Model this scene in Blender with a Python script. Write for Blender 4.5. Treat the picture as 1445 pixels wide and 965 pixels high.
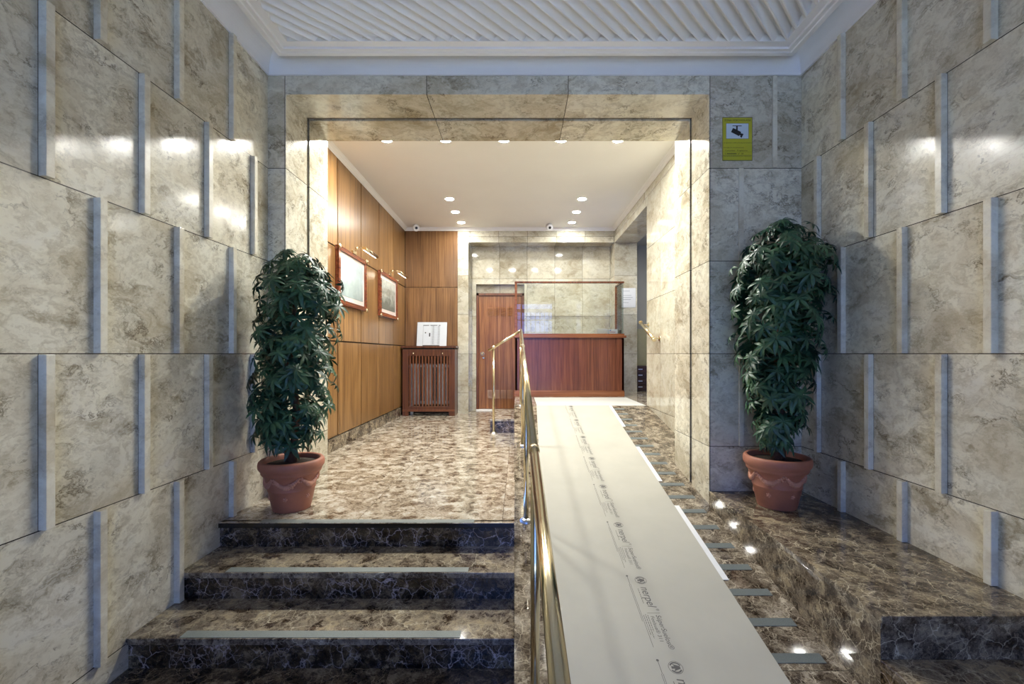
import bpy, bmesh, math, random
from mathutils import Vector, Matrix
R = random.Random(7)
S = bpy.context.scene
COL = S.collection
PI = math.pi
for o in list(bpy.data.objects):
    bpy.data.objects.remove(o, do_unlink=True)

# ------------------------------------------------------------------ camera, world, lights, exposure
EYE = 1.03
cam = bpy.data.cameras.new('camera')
cam.sensor_width = 36.0
cam.lens = 620.0 / 1445.0 * 36.0
cam.shift_x = -9.5 / 1445.0
cam.shift_y = 16.5 / 1445.0
cam.clip_start = 0.02
camo = bpy.data.objects.new('camera', cam); COL.objects.link(camo)
camo.location = (0, 0, EYE); camo.rotation_euler = (PI / 2, 0, 0)
S.camera = camo
S.view_settings.view_transform = 'Standard'
S.view_settings.look = 'None'
S.view_settings.gamma = 1.0
S.view_settings.use_curve_mapping = False
S.view_settings.exposure = 1.05
SKY = (0.16, 0.33, 1.0)
SKY_STRENGTH = 2.7
SPOT = 620.0
SPOT_REAR = 215.0
world = bpy.data.worlds.new('sky'); S.world = world
world.use_nodes = True
bg = world.node_tree.nodes['Background']
bg.inputs['Color'].default_value = (*SKY, 1); bg.inputs['Strength'].default_value = SKY_STRENGTH
YB = -2.0                                     # entrance wall behind the viewer
pl = bpy.data.lights.new('entrance_portal', 'AREA'); pl.shape = 'RECTANGLE'; pl.size = 3.0; pl.size_y = 3.3
pl.cycles.is_portal = True
plo = bpy.data.objects.new('entrance_portal', pl); COL.objects.link(plo)
plo.location = (0.1, YB - 0.16, 1.2); plo.rotation_euler = (PI / 2, 0, 0)

sn = bpy.data.lights.new('sun', 'SUN'); sn.energy = 18.0; sn.angle = 0.01; sn.color = (0.66, 0.82, 1.0)
sno = bpy.data.objects.new('sun', sn); COL.objects.link(sno)      # daylight on the street outside the door
sno.rotation_euler = (math.radians(22), 0, 0); sno.location = (0, -6, 8)

# ------------------------------------------------------------------ node helpers
def new_mat(name):
    m = bpy.data.materials.new(name); m.use_nodes = True
    nt = m.node_tree
    for n in list(nt.nodes): nt.nodes.remove(n)
    out = nt.nodes.new('ShaderNodeOutputMaterial')
    b = nt.nodes.new('ShaderNodeBsdfPrincipled')
    nt.links.new(b.outputs[0], out.inputs[0])
    return m, nt, b
def val(nt, sock, v):
    if hasattr(v, 'is_linked') or isinstance(v, bpy.types.NodeSocket): nt.links.new(v, sock)
    else: sock.default_value = v
def M(nt, op, a, b=None, c=None):
    n = nt.nodes.new('ShaderNodeMath'); n.operation = op
    val(nt, n.inputs[0], a)
    if b is not None: val(nt, n.inputs[1], b)
    if c is not None: val(nt, n.inputs[2], c)
    return n.outputs[0]
def V(nt, op, a, b=None, scale=None):
    n = nt.nodes.new('ShaderNodeVectorMath'); n.operation = op
    val(nt, n.inputs[0], a)
    if b is not None: val(nt, n.inputs[1], b)
    if scale is not None: val(nt, n.inputs['Scale'], scale)
    return n.outputs[0]
def mixc(nt, f, a, b, mode='MIX'):
    n = nt.nodes.new('ShaderNodeMix'); n.data_type = 'RGBA'; n.blend_type = mode
    val(nt, n.inputs[0], f)
    for s, v in ((n.inputs[6], a), (n.inputs[7], b)):
        if isinstance(v, tuple): s.default_value = (*v[:3], 1)
        else: nt.links.new(v, s)
    return n.outputs[2]
def noise(nt, vec, scale, detail=4, rough=0.55, dist=0.0, colour=False):
    n = nt.nodes.new('ShaderNodeTexNoise')
    if vec is not None: nt.links.new(vec, n.inputs['Vector'])
    n.inputs['Scale'].default_value = scale; n.inputs['Detail'].default_value = detail
    n.inputs['Roughness'].default_value = rough; n.inputs['Distortion'].default_value = dist
    return n.outputs['Color' if colour else 'Fac']
def ramp(nt, f, stops, ease=False):
    n = nt.nodes.new('ShaderNodeValToRGB'); e = n.color_ramp.elements
    if ease: n.color_ramp.interpolation = 'EASE'
    while len(e) < len(stops): e.new(0.5)
    for i, (p, c) in enumerate(stops):
        e[i].position = p
        e[i].color = (c, c, c, 1) if isinstance(c, (int, float)) else (*c, 1)
    nt.links.new(f, n.inputs[0])
    return n.outputs[0]
def position(nt):
    return nt.nodes.new('ShaderNodeNewGeometry').outputs['Position']
def objcoord(nt):
    return nt.nodes.new('ShaderNodeTexCoord').outputs['Object']
def slabs(nt, pos, ua, va, w, h, u0, v0, stagger, line=0.0022):
    """cut the surface into slabs: returns shifted coordinates, joint mask, a random colour per slab"""
    sp = nt.nodes.new('ShaderNodeSeparateXYZ'); nt.links.new(pos, sp.inputs[0])
    ax = {'x': sp.outputs[0], 'y': sp.outputs[1], 'z': sp.outputs[2]}
    v = M(nt, 'DIVIDE', M(nt, 'SUBTRACT', ax[va], v0), h)
    r = M(nt, 'FLOOR', v)
    par = M(nt, 'FLOORED_MODULO', r, 2.0)
    u = M(nt, 'DIVIDE', M(nt, 'ADD', M(nt, 'SUBTRACT', ax[ua], u0), M(nt, 'MULTIPLY', par, stagger)), w)
    c = M(nt, 'FLOOR', u)
    fu = M(nt, 'SUBTRACT', u, c); fv = M(nt, 'SUBTRACT', v, r)
    du = M(nt, 'MULTIPLY', M(nt, 'MINIMUM', fu, M(nt, 'SUBTRACT', 1.0, fu)), w)
    dv = M(nt, 'MULTIPLY', M(nt, 'MINIMUM', fv, M(nt, 'SUBTRACT', 1.0, fv)), h)
    mask = M(nt, 'LESS_THAN', M(nt, 'MINIMUM', du, dv), line)
    cb = nt.nodes.new('ShaderNodeCombineXYZ'); nt.links.new(c, cb.inputs[0]); nt.links.new(r, cb.inputs[1])
    cb.inputs[2].default_value = {'x': 1.7, 'y': 4.3, 'z': 9.1}[ua]
    wn = nt.nodes.new('ShaderNodeTexWhiteNoise'); nt.links.new(cb.outputs[0], wn.inputs['Vector'])
    vec = V(nt, 'ADD', pos, V(nt, 'SCALE', wn.outputs['Color'], scale=11.0))
    return vec, mask, wn.outputs['Value']

CREAM_HI, CREAM_MID, CREAM_LO, CREAM_VEIN = (0.79, 0.755, 0.615), (0.67, 0.615, 0.475), (0.42, 0.352, 0.225), (0.09, 0.063, 0.032)
def cream_marble(name, ua=None, va='z', w=0.44, h=0.675, u0=0.0, v0=0.355, stagger=0.22, rough=0.12, dirt=1.0, dim=1.0):
    m, nt, b = new_mat(name)
    pos = position(nt); mask = None
    rnd = None
    if ua: pos, mask, rnd = slabs(nt, pos, ua, va, w, h, u0, v0, stagger)
    mp = nt.nodes.new('ShaderNodeMapping'); nt.links.new(pos, mp.inputs[0])
    mp.inputs['Rotation'].default_value = (0.6, 0.6, 0.3); mp.inputs['Scale'].default_value = (1.0, 1.0, 1.4)
    q = mp.outputs[0]
    warp = V(nt, 'ADD', q, V(nt, 'SCALE', V(nt, 'SUBTRACT', noise(nt, q, 2.6, 5, 0.6, 0, True), (0.5, 0.5, 0.5)), scale=0.7))
    cl = noise(nt, warp, 1.9, 8, 0.62, 0.3)
    base = ramp(nt, cl, [(0.28, CREAM_LO), (0.43, CREAM_MID), (0.55, CREAM_HI), (0.8, (0.74, 0.725, 0.66))])
    fine = noise(nt, warp, 14.0, 8, 0.7, 0.2)
    base = mixc(nt, ramp(nt, fine, [(0.38, 0.5 * dirt), (0.54, 0.0)]), base, (0.40, 0.345, 0.235))
    # broad olive-brown clouds
    blot = ramp(nt, noise(nt, warp, 3.6, 9, 0.72, 0.4), [(0.53, 0.0), (0.70, 0.85 * dirt)])
    base = mixc(nt, blot, base, (0.215, 0.17, 0.095))
    # thin broken veins
    vn = noise(nt, warp, 3.4, 9, 0.68, 0.2)
    vd = M(nt, 'ABSOLUTE', M(nt, 'SUBTRACT', vn, 0.5))
    vein = ramp(nt, vd, [(0.0, 0.95 * dirt), (0.01, 0.4 * dirt), (0.04, 0.0)])
    gate = ramp(nt, noise(nt, q, 3.4, 5, 0.65), [(0.47, 0.0), (0.62, 1.0)])
    base = mixc(nt, M(nt, 'MULTIPLY', vein, gate), base, CREAM_VEIN)
    if mask is not None:
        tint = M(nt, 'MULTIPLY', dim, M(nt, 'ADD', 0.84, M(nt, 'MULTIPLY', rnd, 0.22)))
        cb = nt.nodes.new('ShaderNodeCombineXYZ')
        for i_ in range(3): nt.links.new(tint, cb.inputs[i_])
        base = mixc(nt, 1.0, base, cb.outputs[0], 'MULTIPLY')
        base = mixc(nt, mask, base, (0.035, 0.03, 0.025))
    nt.links.new(base, b.inputs['Base Color'])
    rg = M(nt, 'ADD', rough, M(nt, 'MULTIPLY', noise(nt, pos, 5.0, 3), 0.05))
    nt.links.new(rg, b.inputs['Roughness'])
    b.inputs['IOR'].default_value = 1.52
    return m
def brown_marble(name, light=0.0, ua=None, va='y', w=0.6, h=0.6, u0=0.0, v0=0.0, rough=0.07, scale=1.0, dark=(0.007, 0.005, 0.0045), veinc=(0.40, 0.30, 0.19), hi=(0.64, 0.61, 0.54), gold=0.0):
    m, nt, b = new_mat(name)
    pos = position(nt); mask = None
    if ua: pos, mask, rnd = slabs(nt, pos, ua, va, w, h, u0, v0, 0.0, 0.0012)
    warp = V(nt, 'ADD', pos, V(nt, 'SCALE', V(nt, 'SUBTRACT', noise(nt, pos, 7.0 * scale, 5, 0.7, 0, True), (0.5, 0.5, 0.5)), scale=0.3 / scale))
    cl = noise(nt, warp, 10.0 * scale, 10, 0.7, 0.3)
    crk = V(nt, 'ADD', pos, V(nt, 'SCALE', V(nt, 'SUBTRACT', noise(nt, pos, 9.0 * scale, 4, 0.58, 0, True), (0.5, 0.5, 0.5)), scale=0.11 / scale))
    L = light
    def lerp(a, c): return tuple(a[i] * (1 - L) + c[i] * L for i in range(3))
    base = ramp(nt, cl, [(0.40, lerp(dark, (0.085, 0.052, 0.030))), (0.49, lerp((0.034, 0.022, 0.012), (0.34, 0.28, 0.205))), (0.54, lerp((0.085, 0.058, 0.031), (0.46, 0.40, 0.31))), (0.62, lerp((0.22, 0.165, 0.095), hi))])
    vo = nt.nodes.new('ShaderNodeTexVoronoi'); vo.feature = 'DISTANCE_TO_EDGE'
    nt.links.new(crk, vo.inputs['Vector']); vo.inputs['Scale'].default_value = 12.0 * scale
    v1 = ramp(nt, vo.outputs['Distance'], [(0.0, 0.95), (0.016, 0.4), (0.035, 0.0)])
    gate = ramp(nt, noise(nt, pos, 5.0 * scale, 4), [(0.42, 0.03), (0.62, 1.0)])
    base = mixc(nt, M(nt, 'MULTIPLY', v1, gate), base, lerp(veinc, (0.70, 0.66, 0.57)))
    vo2 = nt.nodes.new('ShaderNodeTexVoronoi'); vo2.feature = 'DISTANCE_TO_EDGE'
    nt.links.new(V(nt, 'ADD', crk, (3.1, 5.7, 1.3)), vo2.inputs['Vector']); vo2.inputs['Scale'].default_value = 27.0 * scale
    v2 = ramp(nt, vo2.outputs['Distance'], [(0.0, 0.55), (0.05, 0.0)])
    gate2 = ramp(nt, noise(nt, pos, 8.0 * scale, 4), [(0.45, 0.0), (0.62, 1.0)])
    base = mixc(nt, M(nt, 'MULTIPLY', v2, gate2), base, lerp(veinc, (0.62, 0.56, 0.46)))
    if mask is not None: base = mixc(nt, mask, base, (0.02, 0.015, 0.01))
    nt.links.new(base, b.inputs['Base Color'])
    b.inputs['Roughness'].default_value = rough
    b.inputs['IOR'].default_value = 1.52
    return m
def wood(name, dark, mid, hi, axis='z', rough=0.28, cell=None, spec=0.5):
    m, nt, b = new_mat(name)
    pos = position(nt)
    if cell: pos, _, rnd = slabs(nt, pos, *cell)
    mp = nt.nodes.new('ShaderNodeMapping'); nt.links.new(pos, mp.inputs[0])
    sc = {'z': (30, 30, 0.9), 'x': (0.9, 30, 30), 'y': (30, 0.9, 30)}[axis]
    mp.inputs['Scale'].default_value = sc
    g = noise(nt, mp.outputs[0], 1.0, 7, 0.65, 0.6)
    mp2 = nt.nodes.new('ShaderNodeMapping'); nt.links.new(pos, mp2.inputs[0])
    mp2.inputs['Scale'].default_value = tuple(v * 5 if v > 2 else v * 3 for v in sc)
    g2 = noise(nt, mp2.outputs[0], 1.0, 4, 0.6)
    f = M(nt, 'ADD', M(nt, 'MULTIPLY', g, 0.72), M(nt, 'MULTIPLY', g2, 0.28))
    c = ramp(nt, f, [(0.36, dark), (0.5, mid), (0.64, hi)])
    big = noise(nt, pos, 1.3, 2)
    if cell: c = mixc(nt, M(nt, 'MULTIPLY', rnd, 0.4), c, dark)
    c = mixc(nt, ramp(nt, big, [(0.35, 0.0), (0.7, 0.35)]), c, dark)
    nt.links.new(c, b.inputs['Base Color'])
    b.inputs['Roughness'].default_value = rough
    b.inputs['IOR'].default_value = 1.5
    return m
def plain(name, col, rough=0.5, metal=0.0, var=0.06, scale=20.0, bump=0.0):
    m, nt, b = new_mat(name)
    n = noise(nt, objcoord(nt), scale, 4)
    c = ramp(nt, n, [(0.3, tuple(v * (1 - var) for v in col)), (0.7, tuple(min(1, v * (1 + var)) for v in col))])
    nt.links.new(c, b.inputs['Base Color'])
    b.inputs['Roughness'].default_value = rough; b.inputs['Metallic'].default_value = metal
    if bump:
        bp = nt.nodes.new('ShaderNodeBump'); bp.inputs['Strength'].default_value = bump; bp.inputs['Distance'].default_value = 0.002
        nt.links.new(noise(nt, objcoord(nt), scale * 4, 5), bp.inputs['Height']); nt.links.new(bp.outputs[0], b.inputs['Normal'])
    return m
def emit(name, col, strength):
    m, nt, b = new_mat(name)
    b.inputs['Base Color'].default_value = (0.9, 0.9, 0.9, 1)
    b.inputs['Emission Color'].default_value = (*col, 1); b.inputs['Emission Strength'].default_value = strength
    return m
def glass_mat(name, tint=(0.97, 0.99, 0.98)):
    m = bpy.data.materials.new(name); m.use_nodes = True; nt = m.node_tree
    for n in list(nt.nodes): nt.nodes.remove(n)
    out = nt.nodes.new('ShaderNodeOutputMaterial'); mx = nt.nodes.new('ShaderNodeMixShader')
    t = nt.nodes.new('ShaderNodeBsdfTransparent'); t.inputs[0].default_value = (*tint, 1)
    g = nt.nodes.new('ShaderNodeBsdfGlossy'); g.inputs['Roughness'].default_value = 0.0
    fr = nt.nodes.new('ShaderNodeFresnel'); fr.inputs[0].default_value = 1.5
    nt.links.new(fr.outputs[0], mx.inputs[0]); nt.links.new(t.outputs[0], mx.inputs[1]); nt.links.new(g.outputs[0], mx.inputs[2])
    nt.links.new(mx.outputs[0], out.inputs[0])
    return m

# ------------------------------------------------------------------ materials
MT = {}
MT['wall_side'] = cream_marble('cream_marble_side', 'y', 'z', 0.44, 0.675, 0.35, 0.355, 0.217)
MT['wall_front'] = cream_marble('cream_marble_front', 'x', 'z', 1.032, 0.675, 0.361, 0.355, 0.0)
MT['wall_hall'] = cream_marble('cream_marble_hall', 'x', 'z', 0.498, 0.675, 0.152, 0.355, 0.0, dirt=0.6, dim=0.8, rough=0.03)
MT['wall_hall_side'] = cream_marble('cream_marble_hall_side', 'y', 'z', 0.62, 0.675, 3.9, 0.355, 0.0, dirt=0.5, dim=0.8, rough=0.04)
MT['batten'] = cream_marble('cream_marble_batten', rough=0.2, dirt=0.35)
MT['brown'] = brown_marble('brown_marble', veinc=(0.62, 0.52, 0.48))
MT['bench'] = brown_marble('brown_marble_bench', 0.30, scale=1.1, veinc=(0.66, 0.56, 0.36), hi=(0.64, 0.55, 0.37), rough=0.05)
MT['ramp'] = brown_marble('brown_marble_ramp', 0.32, 'x', 'y', 5.0, 0.8, -0.5, 0.25, rough=0.045, veinc=(0.6, 0.5, 0.33))
MT['floor'] = brown_marble('brown_marble_floor', 0.9, 'x', 'y', 0.9, 0.9, -1.9, 2.67, rough=0.12, scale=1.1)
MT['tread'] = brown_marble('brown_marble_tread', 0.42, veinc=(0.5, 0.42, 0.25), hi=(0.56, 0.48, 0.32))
MT['wood'] = wood('honey_wood', (0.11, 0.052, 0.018), (0.28, 0.148, 0.052), (0.44, 0.25, 0.096), cell=('y', 'z', 0.705, 1.0, 4.77, 0.165, 0.0))
MT['wood_rear'] = wood('honey_wood_rear', (0.10, 0.046, 0.018), (0.26, 0.13, 0.05), (0.41, 0.22, 0.09), cell=('x', 'z', 3.0, 1.0, -2.0, 0.165, 0.0))
MT['door'] = wood('door_wood', (0.10, 0.036, 0.016), (0.27, 0.105, 0.036), (0.44, 0.205, 0.075))
MT['doorframe'] = wood('door_frame_wood', (0.09, 0.03, 0.014), (0.16, 0.055, 0.022), (0.22, 0.085, 0.035))
MT['desk'] = wood('desk_wood', (0.075, 0.022, 0.012), (0.15, 0.046, 0.022), (0.23, 0.08, 0.035), rough=0.22)
MT['desktop'] = wood('desk_top_wood', (0.13, 0.04, 0.017), (0.23, 0.078, 0.028), (0.33, 0.13, 0.05), axis='x', rough=0.2)
MT['cabinet'] = wood('cover_wood', (0.05, 0.017, 0.009), (0.105, 0.036, 0.016), (0.16, 0.06, 0.026), rough=0.3)
MT['gap'] = plain('dark_gap', (0.02, 0.013, 0.009), 0.7)
MT['white'] = plain('white_plaster', (0.9, 0.9, 0.9), 0.55, var=0.015, scale=3)
MT['ceil'] = plain('ceiling_plaster', (0.86, 0.855, 0.83), 0.6, var=0.015, scale=2)
MT['gray'] = plain('grey_paint', (0.40, 0.40, 0.385), 0.7, var=0.03, scale=3)
MT['brass'] = plain('polished_brass', (0.74, 0.64, 0.43), 0.17, 1.0, var=0.05, scale=6)
MT['brasspale'] = plain('pale_brass', (0.86, 0.74, 0.50), 0.2, 1.0, var=0.03, scale=6)
MT['steel'] = plain('satin_steel', (0.7, 0.7, 0.68), 0.3, 1.0, var=0.03)
MT['strip'] = plain('anti_slip_strip', (0.12, 0.14, 0.135), 0.75, var=0.2, scale=300, bump=0.4)
MT['stepstrip'] = plain('grey_step_strip', (0.20, 0.225, 0.21), 0.6, var=0.15, scale=300, bump=0.3)
MT['paper'] = plain('grey_card', (0.42, 0.405, 0.345), 0.72, var=0.05, scale=3)
MT['tape'] = plain('white_tape', (0.72, 0.73, 0.74), 0.5, var=0.02)
MT['sheet'] = plain('white_sheet', (0.56, 0.555, 0.52), 0.6, var=0.03, scale=4)
MT['ink'] = plain('grey_ink', (0.10, 0.095, 0.09), 0.7)
MT['black'] = plain('black_plastic', (0.012, 0.012, 0.013), 0.35)
MT['yellow'] = plain('yellow_sign', (0.52, 0.50, 0.035), 0.45, var=0.03)
MT['signwhite'] = plain('sign_white', (0.62, 0.72, 0.80), 0.5, var=0.02)
MT['whiteplastic'] = plain('white_plastic', (0.8, 0.8, 0.8), 0.35, var=0.02)
MT['notice'] = plain('white_notice', (0.58, 0.62, 0.66), 0.4, var=0.02)
MT['noticegrey'] = plain('notice_grey', (0.26, 0.28, 0.30), 0.5)
MT['frame'] = wood('frame_wood', (0.10, 0.024, 0.012), (0.19, 0.05, 0.02), (0.30, 0.095, 0.04), axis='y', rough=0.2)
MT['mat'] = plain('picture_mat', (0.66, 0.57, 0.53), 0.5, var=0.02)
MT['radiator'] = plain('white_enamel', (0.55, 0.55, 0.57), 0.3, var=0.02)
MT['terra'] = plain('terracotta', (0.40, 0.155, 0.095), 0.55, var=0.14, scale=9, bump=0.1)
MT['terra_relief'] = plain('terracotta_relief', (0.56, 0.27, 0.18), 0.6, var=0.1, scale=20)
MT['soil'] = plain('soil', (0.045, 0.03, 0.02), 0.95, var=0.5, scale=60, bump=1.0)
MT['bark'] = plain('bark', (0.16, 0.085, 0.05), 0.85, var=0.4, scale=30, bump=0.8)
MT['beige'] = plain('beige_board', (0.42, 0.40, 0.26), 0.6)
MT['darkwood'] = wood('dark_drawer_wood', (0.02, 0.01, 0.006), (0.045, 0.02, 0.012), (0.07, 0.03, 0.018), axis='x')
MT['glass'] = glass_mat('clear_glass')
MT['glassedge'] = plain('green_glass_edge', (0.05, 0.11, 0.09), 0.1)
MT['lamp'] = emit('lamp_glow', (1.0, 0.99, 0.93), SPOT)
MT['lamp_rear'] = emit('lamp_glow_rear', (1.0, 0.99, 0.93), SPOT_REAR)
MT['piclamp'] = emit('picture_lamp_glow', (1.0, 0.93, 0.82), 8.0)
MT['track'] = plain('brown_track', (0.10, 0.065, 0.035), 0.4)
MT['floorlow'] = brown_marble('brown_marble_low', 0.1, 'x', 'y', 0.6, 0.6)
MT['pave'] = plain('pavement_grey', (0.62, 0.62, 0.62), 0.9, var=0.1)
MT['iron'] = plain('dark_iron', (0.03, 0.03, 0.035), 0.4, 0.6)
def leaf_mat():
    m, nt, b = new_mat('leaf_green')
    p = position(nt)
    n = noise(nt, p, 9.0, 3); n2 = noise(nt, p, 60.0, 2)
    f = M(nt, 'ADD', M(nt, 'MULTIPLY', n, 0.7), M(nt, 'MULTIPLY', n2, 0.3))
    c = ramp(nt, f, [(0.35, (0.010, 0.044, 0.024)), (0.52, (0.024, 0.090, 0.042)), (0.68, (0.065, 0.16, 0.062))])
    nt.links.new(c, b.inputs['Base Color']); b.inputs['Roughness'].default_value = 0.42
    return m
MT['leaf'] = leaf_mat()
def print_mat(name, sky, mid, low, zc):
    m, nt, b = new_mat(name)
    p = position(nt)
    sp = nt.nodes.new('ShaderNodeSeparateXYZ'); nt.links.new(p, sp.inputs[0])
    h = M(nt, 'ADD', M(nt, 'SUBTRACT', sp.outputs[2], zc), M(nt, 'MULTIPLY', M(nt, 'SUBTRACT', noise(nt, p, 7.0, 6), 0.5), 0.5))
    h = M(nt, 'ADD', M(nt, 'MULTIPLY', h, 1.6), 0.5)
    c = ramp(nt, h, [(0.2, low), (0.42, mid), (0.62, sky), (0.9, tuple(min(1, v * 1.1) for v in sky))])
    c = mixc(nt, ramp(nt, noise(nt, p, 22.0, 6, 0.7), [(0.45, 0.0), (0.7, 0.5)]), c, low)
    nt.links.new(c, b.inputs['Base Color']); b.inputs['Roughness'].default_value = 0.06
    return m
MT['print_blue'] = print_mat('pale_blue_print', (0.43, 0.52, 0.55), (0.38, 0.45, 0.45), (0.30, 0.37, 0.37), 1.88)
MT['print_grey'] = print_mat('grey_landscape_print', (0.52, 0.55, 0.51), (0.36, 0.39, 0.35), (0.15, 0.17, 0.15), 1.95)

# ------------------------------------------------------------------ mesh helpers
class MB:
    def __init__(s): s.v = []; s.f = []; s.mi = []; s.mats = []; s.cur = 0; s.sm = []
    def mat(s, m):
        if m not in s.mats: s.mats.append(m)
        s.cur = s.mats.index(m); return s
    def face(s, idx, smooth=False): s.f.append(tuple(idx)); s.mi.append(s.cur); s.sm.append(smooth)
    def box(s, x0, x1, y0, y1, z0, z1):
        n = len(s.v)
        s.v += [(x, y, z) for z in (z0, z1) for y in (y0, y1) for x in (x0, x1)]
        for q in ((0, 2, 3, 1), (4, 5, 7, 6), (0, 1, 5, 4), (2, 6, 7, 3), (0, 4, 6, 2), (1, 3, 7, 5)): s.face([n + i for i in q])
        return s
    def hexa(s, pts):                       # 8 points, bottom ring then top ring
        n = len(s.v); s.v += [tuple(p) for p in pts]
        for q in ((3, 2, 1, 0), (4, 5, 6, 7), (0, 1, 5, 4), (1, 2, 6, 5), (2, 3, 7, 6), (3, 0, 4, 7)): s.face([n + i for i in q])
        return s
    def poly_prism(s, pts, axis, a, b):     # outline extruded along an axis
        n = len(s.v); k = len(pts)
        for t in (a, b):
            for (p, q) in pts:
                s.v.append({'x': (t, p, q), 'y': (p, t, q), 'z': (p, q, t)}[axis])
        s.face([n + i for i in range(k)]); s.face([n + k + i for i in reversed(range(k))])
        for i in range(k):
            j = (i + 1) % k
            s.face([n + i, n + k + i, n + k + j, n + j])
        return s
    def tube(s, pts, r, seg=14, caps=True):
        pts = [Vector(p) for p in pts]; rr = r if isinstance(r, (list, tuple)) else [r] * len(pts)
        rings = []; prev = None
        for i, p in enumerate(pts):
            d = ((pts[min(i + 1, len(pts) - 1)] - p).normalized() + (p - pts[max(i - 1, 0)]).normalized())
            d.normalize()
            a = prev if prev is not None else (Vector((0, 0, 1)) if abs(d.z) < 0.9 else Vector((1, 0, 0)))
            u = (a - d * a.dot(d)).normalized(); w = d.cross(u); prev = u
            n = len(s.v); rings.append(n)
            for k in range(seg):
                t = 2 * PI * k / seg
                s.v.append(tuple(p + (u * math.cos(t) + w * math.sin(t)) * rr[i]))
        for a, b in zip(rings, rings[1:]):
            for k in range(seg):
                j = (k + 1) % seg
                s.face((a + k, a + j, b + j, b + k), True)
        if caps:
            s.face([rings[0] + k for k in reversed(range(seg))]); s.face([rings[-1] + k for k in range(seg)])
        return s
    def lathe(s, prof, c=(0, 0, 0), seg=48):
        n = len(s.v); k = len(prof)
        for i in range(seg):
            t = 2 * PI * i / seg
            for (r, z) in prof: s.v.append((c[0] + r * math.cos(t), c[1] + r * math.sin(t), c[2] + z))
        for i in range(seg):
            j = (i + 1) % seg
            for q in range(k - 1):
                s.face((n + i * k + q, n + j * k + q, n + j * k + q + 1, n + i * k + q + 1), True)
        return s
    def blob(s, c, r, seg=8, rings=5, sq=(1, 1, 1)):
        n = len(s.v)
        for i in range(rings + 1):
            ph = PI * i / rings
            for k in range(seg):
                t = 2 * PI * k / seg
                s.v.append((c[0] + r * sq[0] * math.sin(ph) * math.cos(t), c[1] + r * sq[1] * math.sin(ph) * math.sin(t), c[2] + r * sq[2] * math.cos(ph)))
        for i in range(rings):
            for k in range(seg):
                j = (k + 1) % seg
                s.face((n + i * seg + k, n + (i + 1) * seg + k, n + (i + 1) * seg + j, n + i * seg + j), True)
        return s
    def mesh(s, name):
        me = bpy.data.meshes.new(name)
        me.from_pydata(s.v, [], s.f)
        for m in s.mats: me.materials.append(m)
        me.polygons.foreach_set('material_index', s.mi)
        me.polygons.foreach_set('use_smooth', s.sm)
        me.update()
        bm = bmesh.new(); bm.from_mesh(me); bmesh.ops.remove_doubles(bm, verts=bm.verts, dist=1e-6)
        bmesh.ops.recalc_face_normals(bm, faces=bm.faces); bm.to_mesh(me); bm.free()
        return me
    def build(s, name, parent=None, bevel=0.0, loc=None, kind=None, label=None):
        o = bpy.data.objects.new(name, s.mesh(name)); COL.objects.link(o)
        if parent is not None: o.parent = parent
        if loc: o.location = loc
        if bevel:
            bv = o.modifiers.new('bevel', 'BEVEL'); bv.width = bevel; bv.segments = 2; bv.limit_method = 'ANGLE'
        if kind: o['kind'] = kind
        if label: o['label'] = label
        return o
def mb(m): return MB().mat(MT[m])
def tag(o, label, cat, group=None, kind=None):
    o['label'] = label; o['category'] = cat
    if group: o['group'] = group
    if kind: o['kind'] = kind
    return o
def struct(o, label, cat): return tag(o, label, cat, None, 'structure')
def empty(name, loc, label, cat, group=None, rz=0.0):
    o = bpy.data.objects.new(name, None); COL.objects.link(o); o.empty_display_size = 0.1
    o.location = loc; o.rotation_euler = (0, 0, rz)
    return tag(o, label, cat, group)
def dup(root, loc, label=None):
    r = root.copy(); COL.objects.link(r); r.location = loc
    if label: r['label'] = label
    for ch in list(root.children):
        c = ch.copy(); COL.objects.link(c); c.parent = r
        for g in list(ch.children):
            d = g.copy(); COL.objects.link(d); d.parent = c
    return r
def text_mesh(txt, size, shear=0.0, align='LEFT', width=1.0):
    cu = bpy.data.curves.new('lettering', 'FONT'); cu.body = txt; cu.size = size; cu.shear = shear; cu.align_x = align
    ob = bpy.data.objects.new('lettering', cu); COL.objects.link(ob)
    bpy.context.view_layer.update()
    me = bpy.data.meshes.new_from_object(ob.evaluated_get(bpy.context.evaluated_depsgraph_get()))
    vs = [v.co.copy() for v in me.vertices]; fs = [tuple(p.vertices) for p in me.polygons]
    bpy.data.objects.remove(ob, do_unlink=True); bpy.data.curves.remove(cu); bpy.data.meshes.remove(me)
    if vs and width:
        w = max(v.x for v in vs) - min(v.x for v in vs)
    return vs, fs, (w if vs else 0)
def put_text(b, txt, size, fn, shear=0.0, align='LEFT', fit=None):
    """add lettering to a mesh; fn maps (u, v) of the text plane to a point"""
    vs, fs, w = text_mesh(txt, size, shear, align)
    k = fit / w if fit else 1.0
    n = len(b.v)
    b.v += [tuple(fn(v.x * k, v.y)) for v in vs]
    for f in fs: b.face([n + i for i in f])

# ------------------------------------------------------------------ dimensions
XL, XR = -1.826, 2.059            # lobby side walls
YF, YG, YI = 3.2, 3.54, 3.9       # portal front, groove, inner face
PXL, PXR, PZ = -1.696, 1.386, 2.917
HXL, HXR, YW = -1.965, 1.656, 7.6 # hall side walls and rear face
HC = 3.20                         # hall ceiling
CORN = 3.155
PLAT, PY = 0.36, 5.65             # upper platform
SL = 0.175
FLOORZ = -0.441
def zr(y): return PLAT - SL * (PY - y)
def xe(y): return -0.01 * y       # left edge of the ramp kerb

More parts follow.
